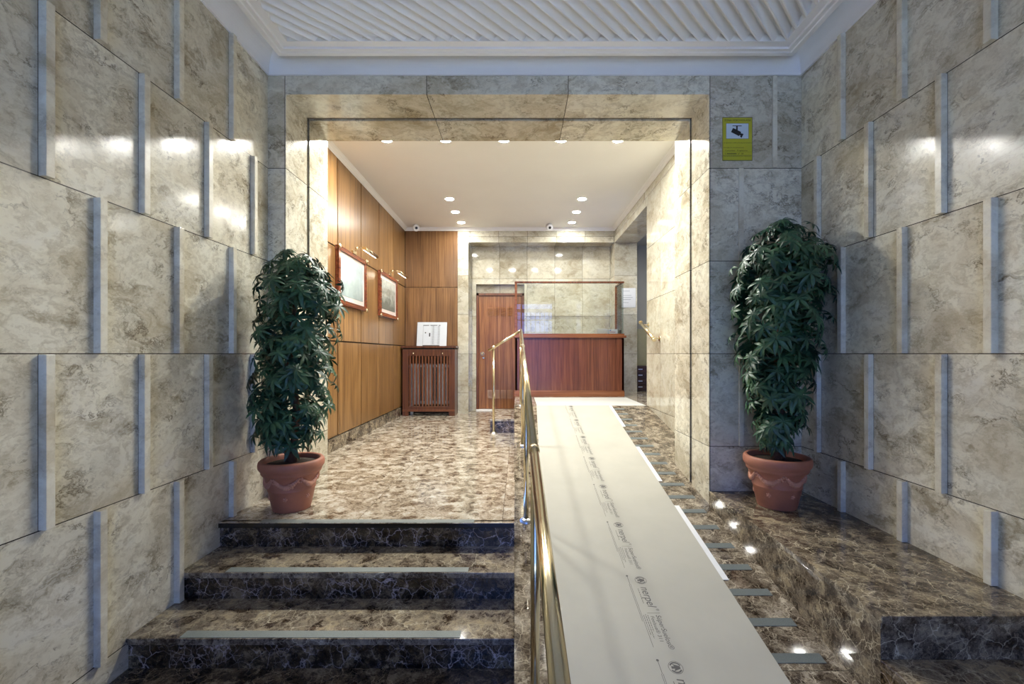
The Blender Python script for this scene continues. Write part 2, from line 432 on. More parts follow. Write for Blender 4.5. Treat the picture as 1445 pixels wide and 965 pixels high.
# ------------------------------------------------------------------ lobby walls
def side_wall(name, x0, x1, label):
    return struct(mb('wall_side').box(x0, x1, YB - 0.2, YF + 0.01, -0.7, 3.3).build(name), label, 'wall')
wl = side_wall('wall_left', XL - 0.2, XL, 'cream marble slab wall left of the stairs')
wr = side_wall('wall_right', XR, XR + 0.2, 'cream marble slab wall right of the bench')
rows = [(2.38, 3.053, 0.217), (1.705, 2.38, 0.0), (1.03, 1.705, 0.217), (0.355, 1.03, 0.0), (-0.32, 0.355, 0.217)]
for side, wall in ((-1, wl), (1, wr)):
    for (z0, z1, off) in rows:
        for k in range(-6, 5):
            y = 1.67 + off + 0.44 * k
            if y > 3.1 or y < -1.8: continue
            lo = z0 + 0.002
            if side < 0 and z0 < 0.3: lo = (0.0 if y > 2.36 else -0.294 if y > 2.04 else -0.32) + 0.001
            if side > 0 and z0 < 0.3: lo = 0.031 if y > 1.67 else -0.13
            b = mb('batten'); h = 0.03
            x0, x1 = (XL - 0.005, XL + h) if side < 0 else (XR - h, XR + 0.005)
            b.box(x0, x1, y, y + 0.034, lo, z1 - 0.003)
            b.build('batten', wall, bevel=0.002)
# entrance wall behind the viewer, with a glazed double door
b = mb('wall_front')
b.box(XL - 0.2, -1.05, YB - 0.2, YB, -0.7, 3.3).box(1.25, XR + 0.2, YB - 0.2, YB, -0.7, 3.3)
b.box(-1.05, 1.25, YB - 0.2, YB, 2.86, 3.3)
struct(b.build('wall_entrance'), 'cream marble wall around the glazed street entrance', 'wall')
e = mb('iron')
for x in (-1.05, 0.07, 1.2): e.box(x, x + 0.05, YB - 0.14, YB - 0.08, FLOORZ, 2.86)
e.box(-1.05, 1.25, YB - 0.14, YB - 0.08, 2.52, 2.64).box(-1.05, 1.25, YB - 0.14, YB - 0.08, 2.82, 2.86).box(-1.05, 1.25, YB - 0.14, YB - 0.08, FLOORZ, -0.3)
en = struct(e.build('door_entrance'), 'glazed iron street door with a bar grille', 'door')
g = mb('iron')
for i in range(1, 14):
    x = -1.05 + i * 0.165
    g.box(x - 0.014, x + 0.014, YB - 0.118, YB - 0.102, -0.3, 2.52)
for z in (0.0, 0.6, 1.2, 1.8, 2.24): g.box(-1.05, 1.25, YB - 0.12, YB - 0.10, z - 0.018, z + 0.018)
g.build('grille', en)
mb('glass').box(-1.04, 1.24, YB - 0.135, YB - 0.13, FLOORZ, 2.85).build('glazing', en)
struct(mb('pave').box(-6, 6, -9, YB - 0.2, FLOORZ - 0.2, FLOORZ - 0.02).build('pavement'), 'grey pavement outside the street door', 'pavement')

# ------------------------------------------------------------------ portal wall
b = mb('wall_front')
def portal(b, x0, x1, z0, z1, dl=0, dr=0, dz=0):
    b.box(x0, x1, YF, YG - 0.0225, z0, z1).box(x0, x1, YG + 0.0225, YI, z0, z1)
b.box(XL - 0.2, PXL, YF, YG - 0.0225, -0.1, 3.3).box(XL - 0.2, PXL, YG + 0.0225, YI, -0.1, 3.3)
b.box(PXR, XR + 0.2, YF, YG - 0.0225, -0.7, 3.3).box(PXR, XR + 0.2, YG + 0.0225, YI, -0.3, 3.3)
b.box(PXL, PXR, YF, YG - 0.0225, PZ, 3.3).box(PXL, PXR, YG + 0.0225, YI, PZ, 3.3)
wf = struct(b.build('wall_front'), 'marble portal wall framing the way into the hall', 'wall')
b = mb('track')
b.box(PXL - 0.1, PXL - 0.018, YG - 0.0225, YG + 0.0225, 0, 3.0).box(PXR + 0.018, PXR + 0.1, YG - 0.0225, YG + 0.0225, -0.3, 3.0)
b.box(PXL - 0.05, PXR + 0.05, YG - 0.0225, YG + 0.0225, PZ + 0.018, 3.0)
b.build('groove_track', wf)
for x, z0, z1 in ((1.845, 2.383, 3.05), (1.60, 1.708, 2.377), (1.845, 1.033, 1.702), (1.602, 0.358, 1.027), (1.845, 0.031, 0.352)):
    mb('batten').box(x, x + 0.033, YF - 0.012, YF + 0.004, z0, z1).build('batten', wf, bevel=0.002)

# ------------------------------------------------------------------ lobby ceiling: cove, moulded frame, corrugated panel
def ring_sweep(b, prof, x0, x1, y0, y1, smooth=True):
    n = len(b.v); k = len(prof)
    for (t, z) in prof:
        b.v += [(x0 + t, y0 + t, z), (x1 - t, y0 + t, z), (x1 - t, y1 - t, z), (x0 + t, y1 - t, z)]
    for i in range(k - 1):
        for c in range(4):
            d = (c + 1) % 4
            b.face((n + 4 * i + c, n + 4 * i + d, n + 4 * (i + 1) + d, n + 4 * (i + 1) + c), False)
prof = [(0.0, 3.053), (0.014, 3.053), (0.014, 3.066)] + [(0.014 + 0.165 * (1 - math.cos(a)), 3.066 + 0.15 * math.sin(a)) for a in [PI / 2 * i / 14 for i in range(1, 15)]] + [(0.185, 3.216)]
b = mb('white'); ring_sweep(b, prof, XL, XR, YB, YF)
cv = b.build('ceiling_lobby'); struct(cv, 'white coved ceiling of the lobby around the corrugated panel', 'ceiling')
b = mb('white')
ring_sweep(b, [(0.17, 3.22), (0.17, 3.083), (0.20, 3.083), (0.206, 3.089), (0.235, 3.086), (0.24, 3.097), (0.292, 3.097), (0.292, 3.15)], XL, XR, YB, YF)
b.build('moulded_frame', cv)
# corrugations run diagonally
per = 0.098; sub = 10; x0, x1, y0, y1 = XL + 0.285, XR - 0.285, YB + 0.285, YF - 0.285
bm = bmesh.new()
u = x0 - y1; us = []
while u < x1 - y0:
    us.append(u); u += per / sub
prev = None
for u in us:
    z = 3.122 + 0.026 * math.cos(2 * PI * u / per)
    a = bm.verts.new((y0 - 0.1 + u, y0 - 0.1, z)); c = bm.verts.new((y1 + 0.1 + u, y1 + 0.1, z))
    if prev: f = bm.faces.new((prev[0], a, c, prev[1])); f.smooth = True
    prev = (a, c)
for co, no in (((x0, 0, 0), (-1, 0, 0)), ((x1, 0, 0), (1, 0, 0)), ((0, y0, 0), (0, -1, 0)), ((0, y1, 0), (0, 1, 0))):
    bmesh.ops.bisect_plane(bm, geom=bm.verts[:] + bm.edges[:] + bm.faces[:], plane_co=co, plane_no=no, clear_outer=True)
me = bpy.data.meshes.new('corrugated_panel'); bm.to_mesh(me); bm.free(); me.materials.append(MT['white'])
cp = bpy.data.objects.new('corrugated_panel', me); COL.objects.link(cp); cp.parent = cv
mb('white').box(XL - 0.2, XR + 0.2, YB - 0.2, YF + 0.3, 3.22, 3.32).build('ceiling_slab', cv)

# ------------------------------------------------------------------ floors, stairs, ramp, platform, bench
struct(mb('floorlow').box(XL - 0.05, XR + 0.05, YB - 0.2, 2.08, FLOORZ - 0.15, FLOORZ).build('floor_lobby'), 'dark marble floor at the foot of the stairs', 'floor')
b = mb('floor')
b.hexa([(HXL - 0.1, 2.70, -0.03), (xe(2.7), 2.70, -0.03), (xe(5.7), 8.2, -0.03), (HXL - 0.1, 8.2, -0.03),
        (HXL - 0.1, 2.70, 0.0), (xe(2.7), 2.70, 0.0), (xe(5.7), 8.2, 0.0), (HXL - 0.1, 8.2, 0.0)])
struct(b.build('floor_hall'), 'polished brown and cream marble floor of the hall', 'floor')
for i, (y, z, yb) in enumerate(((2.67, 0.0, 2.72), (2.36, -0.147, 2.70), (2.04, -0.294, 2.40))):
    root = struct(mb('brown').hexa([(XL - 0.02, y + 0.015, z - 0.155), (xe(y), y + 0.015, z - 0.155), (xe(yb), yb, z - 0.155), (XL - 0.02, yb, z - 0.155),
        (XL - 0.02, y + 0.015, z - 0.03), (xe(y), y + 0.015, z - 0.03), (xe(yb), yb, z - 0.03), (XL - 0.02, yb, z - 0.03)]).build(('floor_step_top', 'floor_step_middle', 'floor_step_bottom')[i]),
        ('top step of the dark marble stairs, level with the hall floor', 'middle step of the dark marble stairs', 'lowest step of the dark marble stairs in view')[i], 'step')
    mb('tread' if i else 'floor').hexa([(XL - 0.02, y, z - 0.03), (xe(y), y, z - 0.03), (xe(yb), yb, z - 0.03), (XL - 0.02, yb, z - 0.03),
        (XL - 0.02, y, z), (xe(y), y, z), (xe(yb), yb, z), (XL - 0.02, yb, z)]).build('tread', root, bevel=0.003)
y0 = PY - (PLAT - FLOORZ) / SL
b = mb('ramp')
def ramp_part(ya, yb, xr):
    b.hexa([(xe(ya), ya, min(zr(ya), zr(yb)) - 0.5), (xr, ya, zr(ya) - 0.5), (xr, yb, zr(ya) - 0.5), (xe(yb), yb, zr(ya) - 0.5),
            (xe(ya), ya, zr(ya)), (xr, ya, zr(ya)), (xr, yb, zr(yb)), (xe(yb), yb, zr(yb))])
ramp_part(y0, YI, PXR + 0.004); ramp_part(YI, PY, HXR + 0.004)
struct(b.build('floor_ramp'), 'sloping brown marble ramp beside the stairs', 'ramp')
struct(mb('floor').box(-0.057, 3.4, PY, 8.5, -0.05, PLAT).build('floor_platform'), 'raised marble platform under the reception desk', 'floor')
struct(mb('brown').box(-0.372, -0.0571, 5.72, 6.76, 0.0, 0.15).build('floor_block'), 'single marble block step up to the platform', 'step')
mb('floor').box(-0.376, -0.0571, 5.712, 6.765, 0.15, 0.18).build('tread', bpy.data.objects['floor_block'], bevel=0.003)
# plinth and lower steps on the right
b = mb('bench').box(PXR, XR + 0.03, 1.683, YF, -0.75, 0.0)
bn = struct(b.build('floor_plinth'), 'brown marble plinth along the right wall carrying the potted shrub', 'plinth')
mb('bench').box(PXR - 0.003, XR + 0.03, 1.673, YF, 0.0, 0.03).build('top_slab', bn, bevel=0.003)
for i, (ya, yb, z) in enumerate(((1.36, 1.683, -0.14), (1.05, 1.37, -0.29))):
    s = struct(mb('brown').box(PXR, XR + 0.03, ya + 0.012, yb, -0.75, z - 0.03).build(('floor_step_right', 'floor_step_right_low')[i]), ('dark marble step in front of the right plinth', 'lower dark marble step before the right plinth')[i], 'step')
    mb('tread').box(PXR - 0.003, XR + 0.03, ya, yb, z - 0.03, z).build('tread', s, bevel=0.003)

# ------------------------------------------------------------------ hall shell
b = mb('gap').box(HXL - 0.15, HXL - 0.014, YI, YW + 0.1, 0.0, CORN + 0.1)
b.mat(MT['wood'])
ys = [YI] + [4.77 + 0.705 * i for i in range(5)]
ys[-1] = YW
zs = [0.141, 1.165, 2.18, CORN + 0.02]
for i in range(len(ys) - 1):
    for j in range(3):
        b.box(HXL - 0.013, HXL, ys[i] + 0.011, ys[i + 1] - 0.011, zs[j] + 0.008, zs[j + 1] - 0.008)
struct(b.build('wall_hall_left'), 'honey wood panelled wall hung with two pictures', 'wall')
b = mb('gap').box(HXL - 0.1, -1.054, YW + 0.014, YW + 0.3, 0.0, CORN + 0.1); b.mat(MT['wood_rear'])
for j in range(3): b.box(HXL + 0.006, -1.058, YW, YW + 0.02, zs[j] + 0.004, zs[j + 1] - 0.004)
struct(b.build('wall_hall_rear_wood'), 'honey wood panel wall behind the radiator cover', 'wall')
struct(mb('bench').box(HXL - 0.02, HXL + 0.012, YI, YW - 0.3, 0.0, 0.138).build('baseboard_left'), 'brown marble baseboard under the wood panelling', 'baseboard')
OZ = 2.955; YP = 7.92
b = mb('wall_hall')
b.box(-1.054, -0.870, YW - 0.005, 8.1, 0.0, HC + 0.05)                       # left pier
b.box(-0.870, HXR, YW - 0.005, 8.1, OZ, HC + 0.05)                            # header
b.box(-0.870, -0.768, YP, 8.1, 0.0, OZ).box(-0.768, 0.101, YP, 8.1, 2.282, OZ).box(0.101, HXR, YP, 8.1, 0.0, OZ)
b.box(HXR, 2.047, YW, 8.45, 0.3, HC + 0.05)                                     # right pier
b.box(-0.8, 0.15, 8.1, 8.16, 0.0, 2.4)
struct(b.build('wall_hall_rear'), 'pale marble wall behind the reception desk', 'wall')
b = mb('wall_hall_side')
b.box(HXR, 2.047, YI, 5.68, -0.4, HC + 0.05).box(HXR, 2.047, 5.68, YW, OZ - 0.01, HC + 0.05)
struct(b.build('wall_hall_right'), 'pale marble wall right of the ramp with a side opening', 'wall')
b = mb('gray')
b.box(2.047, 3.5, 8.42, 8.55, 0.3, 3.2).box(3.4, 3.5, 4.9, 8.5, 0.3, 3.2).box(2.047, 3.5, 4.9, 5.0, 0.3, 3.2).box(2.047, 3.5, 4.9, 8.55, 3.1, 3.25)
struct(b.build('wall_side_room'), 'grey painted wall seen through the side opening', 'wall')
hc = struct(mb('ceil').box(HXL - 0.15, 2.05, YI - 0.05, 8.1, HC, HC + 0.1).build('ceiling_hall'), 'smooth white hall ceiling with recessed spotlights', 'ceiling')
pr = [(0, CORN - 0.004), (0.006, CORN - 0.004), (0.010, CORN + 0.006), (0.016, CORN + 0.008), (0.024, CORN + 0.022), (0.040, CORN + 0.033), (0.042, CORN + 0.039), (0.052, CORN + 0.039), (0.054, HC)]
b = mb('white'); ring_sweep(b, pr, HXL, HXR, YI, YW - 0.005)
struct(b.build('trim_1'), 'white moulded cornice around the hall ceiling', 'cornice')

# hall door
dr = struct(mb('doorframe').box(-0.766, -0.725, 7.955, 8.06, 0.025, 2.126).box(0.06, 0.099, 7.955, 8.06, 0.025, 2.126).box(-0.766, 0.099, 7.955, 8.06, 2.085, 2.126).build('door_1'), 'orange wooden hall door with louvred vents', 'door')
mb('wall_hall').box(-0.768, 0.101, 8.03, 8.09, 2.126, 2.3).build('transom_panel', dr)
mb('white').box(-0.768, 0.101, 7.93, 8.05, 0.0, 0.024).build('threshold', dr)
lf = mb('door').box(-0.724, 0.059, 7.985, 8.03, 0.03, 2.083).build('leaf', dr, bevel=0.002)
for z in (1.72, 0.22):
    for i in range(4):
        b = mb('door'); x = -0.565 + i * 0.118
        for q in range(6):
            zz = z + q * 0.026
            b.hexa([(x, 7.974, zz), (x + 0.096, 7.974, zz), (x + 0.096, 7.988, zz + 0.004), (x, 7.988, zz + 0.004),
                    (x, 7.976, zz + 0.006), (x + 0.096, 7.976, zz + 0.006), (x + 0.096, 7.988, zz + 0.022), (x, 7.988, zz + 0.022)])
        b.build('vent', lf)
hd = mb('brasspale').tube([(-0.66, 7.99, 1.03), (-0.66, 7.975, 1.03)], 0.034, 20).tube([(-0.66, 7.98, 1.03), (-0.66, 7.93, 1.03)], 0.009, 10)
hd.blob((-0.66, 7.92, 1.03), 0.024, 12, 8).tube([(-0.64, 7.985, 0.955), (-0.64, 7.972, 0.955)], 0.017, 14)
hd.build('door_knob', dr)

# ------------------------------------------------------------------ spotlights
def downlight(x, y, label, m='lamp', z=HC):
    o = empty('ceiling_spotlight', (x, y, z), label, 'spotlight', 'recessed spotlights in the hall ceiling')
    b = mb('whiteplastic'); b.lathe([(0.055, 0.0), (0.055, -0.003), (0.058, -0.006), (0.064, -0.006), (0.068, -0.002), (0.068, 0.0)], seg=28); b.build('bezel', o)
    b = mb(m); b.lathe([(0.0, -0.0025), (0.056, -0.0025)], seg=28); b.build('diffuser', o)
    return o
nm = ('leftmost', 'second from left', 'middle', 'second from right', 'rightmost')
first = None
for i, x in enumerate((-1.342, -0.746, -0.15, 0.43, 1.01)):
    lab = 'glowing round spotlight, ' + nm[i] + ' of the front row of five'
    if first is None: first = downlight(x, 4.45, lab)
    else: dup(first, (x, 4.45, HC), lab)
for s, xs in (('left', (-0.97, -0.97, -0.95)), ('right', (0.887, 0.883, 0.878))):
    for j, y in enumerate((6.16, 6.72, 7.26)):
        lab = 'glowing round spotlight, %s of the %s trio over the hall' % (('nearest', 'middle', 'farthest')[j], s)
        if s == 'left' and j == 0: first = downlight(xs[j], y, lab, 'lamp_rear')
        else: dup(first, (xs[j], y, HC), lab)
tag(dup(first, (2.75, 6.9, 3.1)), 'added round spotlight, out of view, brightening the side room', 'spotlight')  # extra lamp copy added out of view to brighten the grey side room

# ------------------------------------------------------------------ reception desk and its glass screen
DY = 6.855; DX0, DX1 = -0.055, 1.647
dk = empty('reception_desk', (0.8, DY + 0.25, PLAT), 'long reddish wooden reception desk on the raised platform', 'desk')
def under(b, name, parent, bevel=0.0, label=None):      # built in world coordinates, kept in place below its thing
    t = parent if parent.parent is None else parent.parent
    l = t.location
    b.v = [(x - l.x, y - l.y, z - l.z) for x, y, z in b.v]
    return b.build(name, parent, bevel, label=label)
TOP = 1.343
b = mb('desk')
n = 5; w = (DX1 - DX0) / n
for i in range(n): b.box(DX0 + i * w + 0.0008, DX0 + (i + 1) * w - 0.0008, DY + 0.02, DY + 0.04, PLAT + 0.09, TOP - 0.068)
b.box(DX0, DX1, DY + 0.024, DY + 0.05, PLAT + 0.05, TOP - 0.065).box(DX0, DX0 + 0.03, DY + 0.02, DY + 0.48, PLAT + 0.05, TOP - 0.065).box(DX1 - 0.03, DX1, DY + 0.02, DY + 0.48, PLAT + 0.05, TOP - 0.065)
under(b, 'front_panel', dk)
under(mb('desktop').box(DX0 - 0.02, DX1 + 0.005, DY, DY + 0.5, PLAT, PLAT + 0.095), 'plinth', dk, 0.004)
b = mb('desktop').box(DX0 - 0.025, DX1 + 0.03, DY - 0.02, DY + 0.52, TOP - 0.065, TOP - 0.028).box(DX0 - 0.015, DX1 + 0.0, DY - 0.012, DY + 0.5, TOP - 0.028, TOP)
under(b, 'top', dk, 0.004)
gs = empty('glass_screen', (0.8, DY + 0.2, TOP), 'clear glass screen with a thin wooden top rail on the desk', 'screen')
SX0, SX1, SY0, SY1, SZ = -0.06, 1.625, DY + 0.005, DY + 0.42, 2.13
for x, y in ((SX0 + 0.015, SY0 + 0.012), (SX0 + 0.015, SY1), (SX1 - 0.015, SY1)):
    under(mb('desktop').box(x - 0.017, x + 0.017, y - 0.014, y + 0.014, TOP, SZ), 'post', gs, 0.002)
b = mb('desk').box(SX0 - 0.005, SX1 + 0.02, SY0 - 0.01, SY0 + 0.03, SZ, SZ + 0.028).box(SX0, SX0 + 0.035, SY0, SY1 + 0.015, SZ, SZ + 0.024).box(SX1 - 0.03, SX1 + 0.003, SY0, SY1 + 0.015, SZ, SZ + 0.024)
under(b, 'top_rail', gs, 0.003)
under(mb('glass').box(SX0 + 0.03, SX1, SY0 + 0.012, SY0 + 0.018, TOP, SZ), 'front_pane', gs)
under(mb('glassedge').box(SX1, SX1 + 0.008, SY0 + 0.010, SY0 + 0.02, TOP, SZ), 'pane_edge', gs, label='greenish polished glass edge')
under(mb('glass').box(SX1 - 0.016, SX1 - 0.010, SY0 + 0.02, SY1 - 0.016, TOP, SZ), 'side_pane', gs)
# papers on the desk behind the glass
tag(mb('sheet').box(1.25, 1.42, 7.02, 7.26, TOP, TOP + 0.085).build('paper_stack', bevel=0.002), 'low stack of white paper left of the screen post on the desk', 'paper')
pb = tag(mb('notice').box(1.44, 1.575, 7.00, 7.2, TOP, TOP + 0.075).build('leaflet_box', bevel=0.002), 'small pale box with red and blue print on the desk end', 'box')
under(MB().mat(plain('red_print', (0.5, 0.08, 0.06), 0.5)).box(1.45, 1.54, 6.998, 7.0, TOP + 0.028, TOP + 0.036).mat(plain('blue_print', (0.08, 0.15, 0.4), 0.5)).box(1.45, 1.47, 6.998, 7.0, TOP + 0.048, TOP + 0.066), 'print', pb)
# notice on the rear pier
nt_ = tag(mb('tape').box(1.775, 2.02, YW - 0.004, YW - 0.001, 1.83, 2.165).build('wall_notice'), 'white paper notice on the marble pier right of the glass screen', 'notice')
b = mb('noticegrey')
for z, w_ in ((2.11, 0.12), (2.035, 0.15), (2.0, 0.17), (1.965, 0.14), (1.91, 0.1)): b.box(1.80, 1.80 + w_, YW - 0.0046, YW - 0.004, z, z + 0.006)
b.build('printed_lines', nt_)

# ------------------------------------------------------------------ drawers in the side room
dc = empty('drawer_cabinet', (2.35, 8.1, PLAT), 'small dark wooden drawer unit beyond the side opening', 'drawers')
under(mb('darkwood').box(2.06, 2.62, 7.86, 8.3, PLAT, 0.81), 'body', dc, 0.003)
for i in range(4):
    z = PLAT + 0.02 + i * 0.105
    d = under(mb('darkwood').box(2.075, 2.605, 7.842, 7.87, z, z + 0.095), 'drawer', dc, 0.003)
    for xh in (2.17, 2.40):
        under(mb('steel').box(xh - 0.035, xh + 0.035, 7.83, 7.843, z + 0.05, z + 0.065), 'label_holder', d)
tag(mb('beige').box(2.06, 2.75, 8.33, 8.36, PLAT, 1.50).build('backing_board', bevel=0.003), 'beige board standing on the floor behind the drawer unit', 'board')

# ------------------------------------------------------------------ radiator, its slatted cover, printed notice on top
ra = empty('radiator', (-1.49, 7.48, 0.0), 'white column radiator inside the slatted wooden cover', 'radiator')
b = mb('radiator')
for i in range(11):
    x = -1.83 + i * 0.068
    b.box(x - 0.02, x + 0.02, 7.44, 7.54, 0.17, 0.86)
under(b, 'columns', ra, 0.006)
under(mb('radiator').box(-1.87, -1.11, 7.465, 7.515, 0.185, 0.225).box(-1.84, -1.80, 7.46, 7.52, 0.0, 0.2).box(-1.18, -1.14, 7.46, 7.52, 0.0, 0.2), 'footed_manifold', ra)
under(mb('radiator').box(-1.87, -1.11, 7.465, 7.515, 0.80, 0.84), 'upper_manifold', ra)
rc = empty('radiator_cover', (-1.49, 7.43, 0.0), 'dark wooden slatted radiator cover in the hall corner', 'radiator cover')
CX0, CX1, CY = -1.925, -1.058, 7.27
under(mb('cabinet').box(CX0, CX0 + 0.03, CY + 0.031, YW - 0.005, 0.0, 1.105), 'side_panel', rc)
under(mb('cabinet').box(CX1 - 0.03, CX1, CY + 0.031, YW - 0.005, 0.0, 1.105), 'side_panel', rc)
under(mb('cabinet').box(CX0 - 0.02, CX1 + 0.02, CY - 0.015, YW - 0.002, 1.125, 1.158), 'top', rc, 0.004)
under(mb('gap').box(CX0 + 0.01, CX1 - 0.01, CY + 0.012, YW - 0.01, 1.10, 1.125), 'shadow_gap', rc)
b = mb('cabinet')
b.box(CX0, CX0 + 0.10, CY, CY + 0.03, 0.0, 1.10).box(CX1 - 0.10, CX1, CY, CY + 0.03, 0.0, 1.10)
b.box(CX0 + 0.10, CX1 - 0.10, CY, CY + 0.03, 0.99, 1.10).box(CX0 + 0.10, CX1 - 0.10, CY, CY + 0.03, 0.07, 0.16)
under(b, 'front_frame', rc, 0.004)
b = mb('doorframe')
b.box(CX0, CX1, CY - 0.008, CY + 0.02, 0.072, 0.105)
under(b, 'rail', rc, 0.003)
for i in range(13):
    x = CX0 + 0.10 + (CX1 - CX0 - 0.20) * (i + 0.5) / 13
    under(mb('doorframe').box(x - 0.013, x + 0.013, CY + 0.004, CY + 0.026, 0.16, 0.99), 'slat', rc, 0.003)
for x in (-1.745, -1.262): under(mb('brasspale').blob((x, CY - 0.004, 1.035), 0.014, 12, 8, (1, 0.6, 1)), 'screw', rc)
nb = tag(mb('notice').hexa([(-1.745, 7.50, 1.1585), (-1.235, 7.50, 1.1585), (-1.235, 7.506, 1.1585), (-1.745, 7.506, 1.1585),
    (-1.745, 7.575, 1.572), (-1.235, 7.575, 1.572), (-1.235, 7.581, 1.572), (-1.745, 7.581, 1.572)]).build('printed_board'), 'white board with a grey panel drawing leaning on the radiator cover', 'board')
def on_board(u, v): # u 0..1 across, v 0..1 up
    return (-1.745 + 0.51 * u, 7.499 + 0.075 * v - 0.0008, 1.1585 + 0.4135 * v)
def board_rect(b, u0, u1, v0, v1):
    n = len(b.v); b.v += [on_board(u0, v0), on_board(u1, v0), on_board(u1, v1), on_board(u0, v1)]; b.face((n, n + 1, n + 2, n + 3))
b = mb('black')
board_rect(b, 0.2, 0.40, 0.855, 0.88); board_rect(b, 0.44, 0.68, 0.855, 0.88); board_rect(b, 0.72, 0.78, 0.855, 0.88); board_rect(b, 0.2, 0.77, 0.0, 0.04)
board_rect(b, 0.265, 0.305, 0.535, 0.58); board_rect(b, 0.405, 0.445, 0.40, 0.55)
b.mat(MT['noticegrey'])
for u in (0.2, 0.48, 0.52, 0.57, 0.70, 0.76): board_rect(b, u, u + 0.008, 0.05, 0.85)
for i in range(15):
    v = 0.08 + i * 0.052
    board_rect(b, 0.525, 0.56, v, v + 0.028); board_rect(b, 0.715, 0.75, v, v + 0.028); board_rect(b, 0.58, 0.69, v, v + 0.006)
b.build('printed_drawing', nb)

# ------------------------------------------------------------------ framed pictures with brass lamps
def picture(yc, label, pm):
    y0, y1, z0, z1 = yc - 0.43, yc + 0.43, 1.562, 2.20
    x0, x1 = HXL, HXL + 0.045
    o = empty('framed_picture', (HXL, yc, 1.88), label, 'picture', 'framed pictures on the wood panelling')
    t = 0.05
    b = mb('frame').box(x0, x1, y0, y1, z0, z0 + t).box(x0, x1, y0, y1, z1 - t, z1).box(x0, x1, y0, y0 + t, z0 + t, z1 - t).box(x0, x1, y1 - t, y1, z0 + t, z1 - t)
    under(b, 'frame', o, 0.006)
    under(mb('mat').box(x0, x0 + 0.026, y0 + t, y1 - t, z0 + t, z1 - t), 'mat', o)
    under(mb(pm).box(x0 + 0.026, x0 + 0.028, y0 + t + 0.05, y1 - t - 0.05, z0 + t + 0.06, z1 - t - 0.05), 'print', o)
    for y in (y0 + 0.012, y1 - 0.012):
        for z in (z0 + 0.012, z1 - 0.012):
            under(mb('brasspale').blob((x1 + 0.004, y, z), 0.026, 10, 8, (0.5, 1, 1)), 'corner_boss', o, label='pale brass corner boss')
    lm = under(mb('brass').box(x1 - 0.02, x1 + 0.012, yc - 0.05, yc + 0.05, z1 - 0.01, z1 + 0.03), 'picture_lamp', o, 0.004, 'brass picture lamp on the frame')
    def sub(b, name): return under(b, name, lm)
    sub(mb('brass').tube([(x1, yc, z1 + 0.02), (x1 + 0.05, yc, z1 + 0.075), (x1 + 0.12, yc, z1 + 0.065), (x1 + 0.19, yc, z1 + 0.012)], 0.008, 10).blob((x1 + 0.03, yc, z1 + 0.06), 0.02, 10, 8), 'arm')
    sh = mb('brass'); n = 12; k = len(sh.v)
    for y in (yc - 0.21, yc + 0.21):
        for i in range(n + 1):
            a = -0.35 * PI + 1.35 * PI * i / n
            sh.v.append((x1 + 0.19 + 0.026 * math.cos(a), y, z1 + 0.005 + 0.026 * math.sin(a)))
    for i in range(n): sh.face((k + i, k + i + 1, k + n + 2 + i, k + n + 1 + i), True)
    sh.face([k + i for i in range(n + 1)]); sh.face([k + n + 1 + i for i in reversed(range(n + 1))])
    sub(sh, 'lamp_shade')
    sub(mb('piclamp').tube([(x1 + 0.186, yc - 0.19, z1), (x1 + 0.186, yc + 0.19, z1)], 0.012, 10), 'lamp_tube')
    return o
picture(5.13, 'framed pale blue landscape print, the one beside the shrub', 'print_blue')
picture(6.55, 'framed grey landscape print, the one nearer the hall corner', 'print_grey')

# ------------------------------------------------------------------ brass handrail on the ramp kerb
RX = lambda y: 0.076 - 0.0085 * y
ZR = lambda y: zr(y) + 0.965
hr = empty('ramp_handrail', (RX(2.99), 2.99, zr(2.99)), 'polished brass handrail rising along the kerb of the ramp', 'handrail')
yt = 5.69
far = [(RX(yt), yt, ZR(yt)), (RX(1.76), 1.76, ZR(1.76))]
under(mb('brass').tube(far, 0.0185, 20), 'upper_rail', hr)
under(mb('brass').tube([(RX(1.76), 1.76, ZR(1.76)), (RX(0.25), 0.25, ZR(0.25))], 0.0195, 24), 'lower_rail', hr)
under(mb('brass').tube([(RX(yt), yt, ZR(yt)), (RX(yt) - 0.42, yt, ZR(yt) - 0.262)], 0.0185, 20).blob((RX(yt), yt, ZR(yt)), 0.0195, 14, 10), 'side_rail', hr)
for y in (5.65, 4.305, 2.99, 1.66):
    x = RX(y)
    under(mb('brass').tube([(x, y, zr(min(y, PY)) - 0.02), (x, y, ZR(y) - 0.005)], 0.0175, 18), 'post', hr)
    z = zr(min(y, PY))
    under(mb('steel').lathe([(0.0175, 0.02), (0.03, 0.016), (0.042, 0.008), (0.045, -0.006), (0.045, -0.012)], (x, y, z), 28), 'flange', hr, label='pale round flange at the foot of a post')
for y in (4.39, 3.04, 1.76):
    d = Vector((RX(y + .02) - RX(y), 0.02, SL * .02)).normalized()
    c = Vector((RX(y), y, ZR(y)))
    under(mb('brasspale').tube([c - d * 0.016, c - d * 0.013, c + d * 0.013, c + d * 0.016], [0.019, 0.0225, 0.0225, 0.019], 24), 'collar', hr)
px_ = -0.325
under(mb('brass').tube([(px_, yt, -0.01), (px_, yt, 1.085)], 0.0165, 18), 'post', hr)
under(mb('steel').lathe([(0.0165, 0.02), (0.03, 0.016), (0.042, 0.008), (0.045, 0.0)], (px_, yt, 0.0), 28), 'flange', hr, label='pale round flange at the foot of a post')
c = Vector((px_, yt, ZR(yt) - 0.262 * (RX(yt) - px_) / 0.42)); d = Vector((0.42, 0, 0.262)).normalized()
under(mb('brasspale').tube([c - d * 0.02, c - d * 0.016, c + d * 0.016, c + d * 0.02], [0.019, 0.0235, 0.0235, 0.019], 24), 'collar', hr)
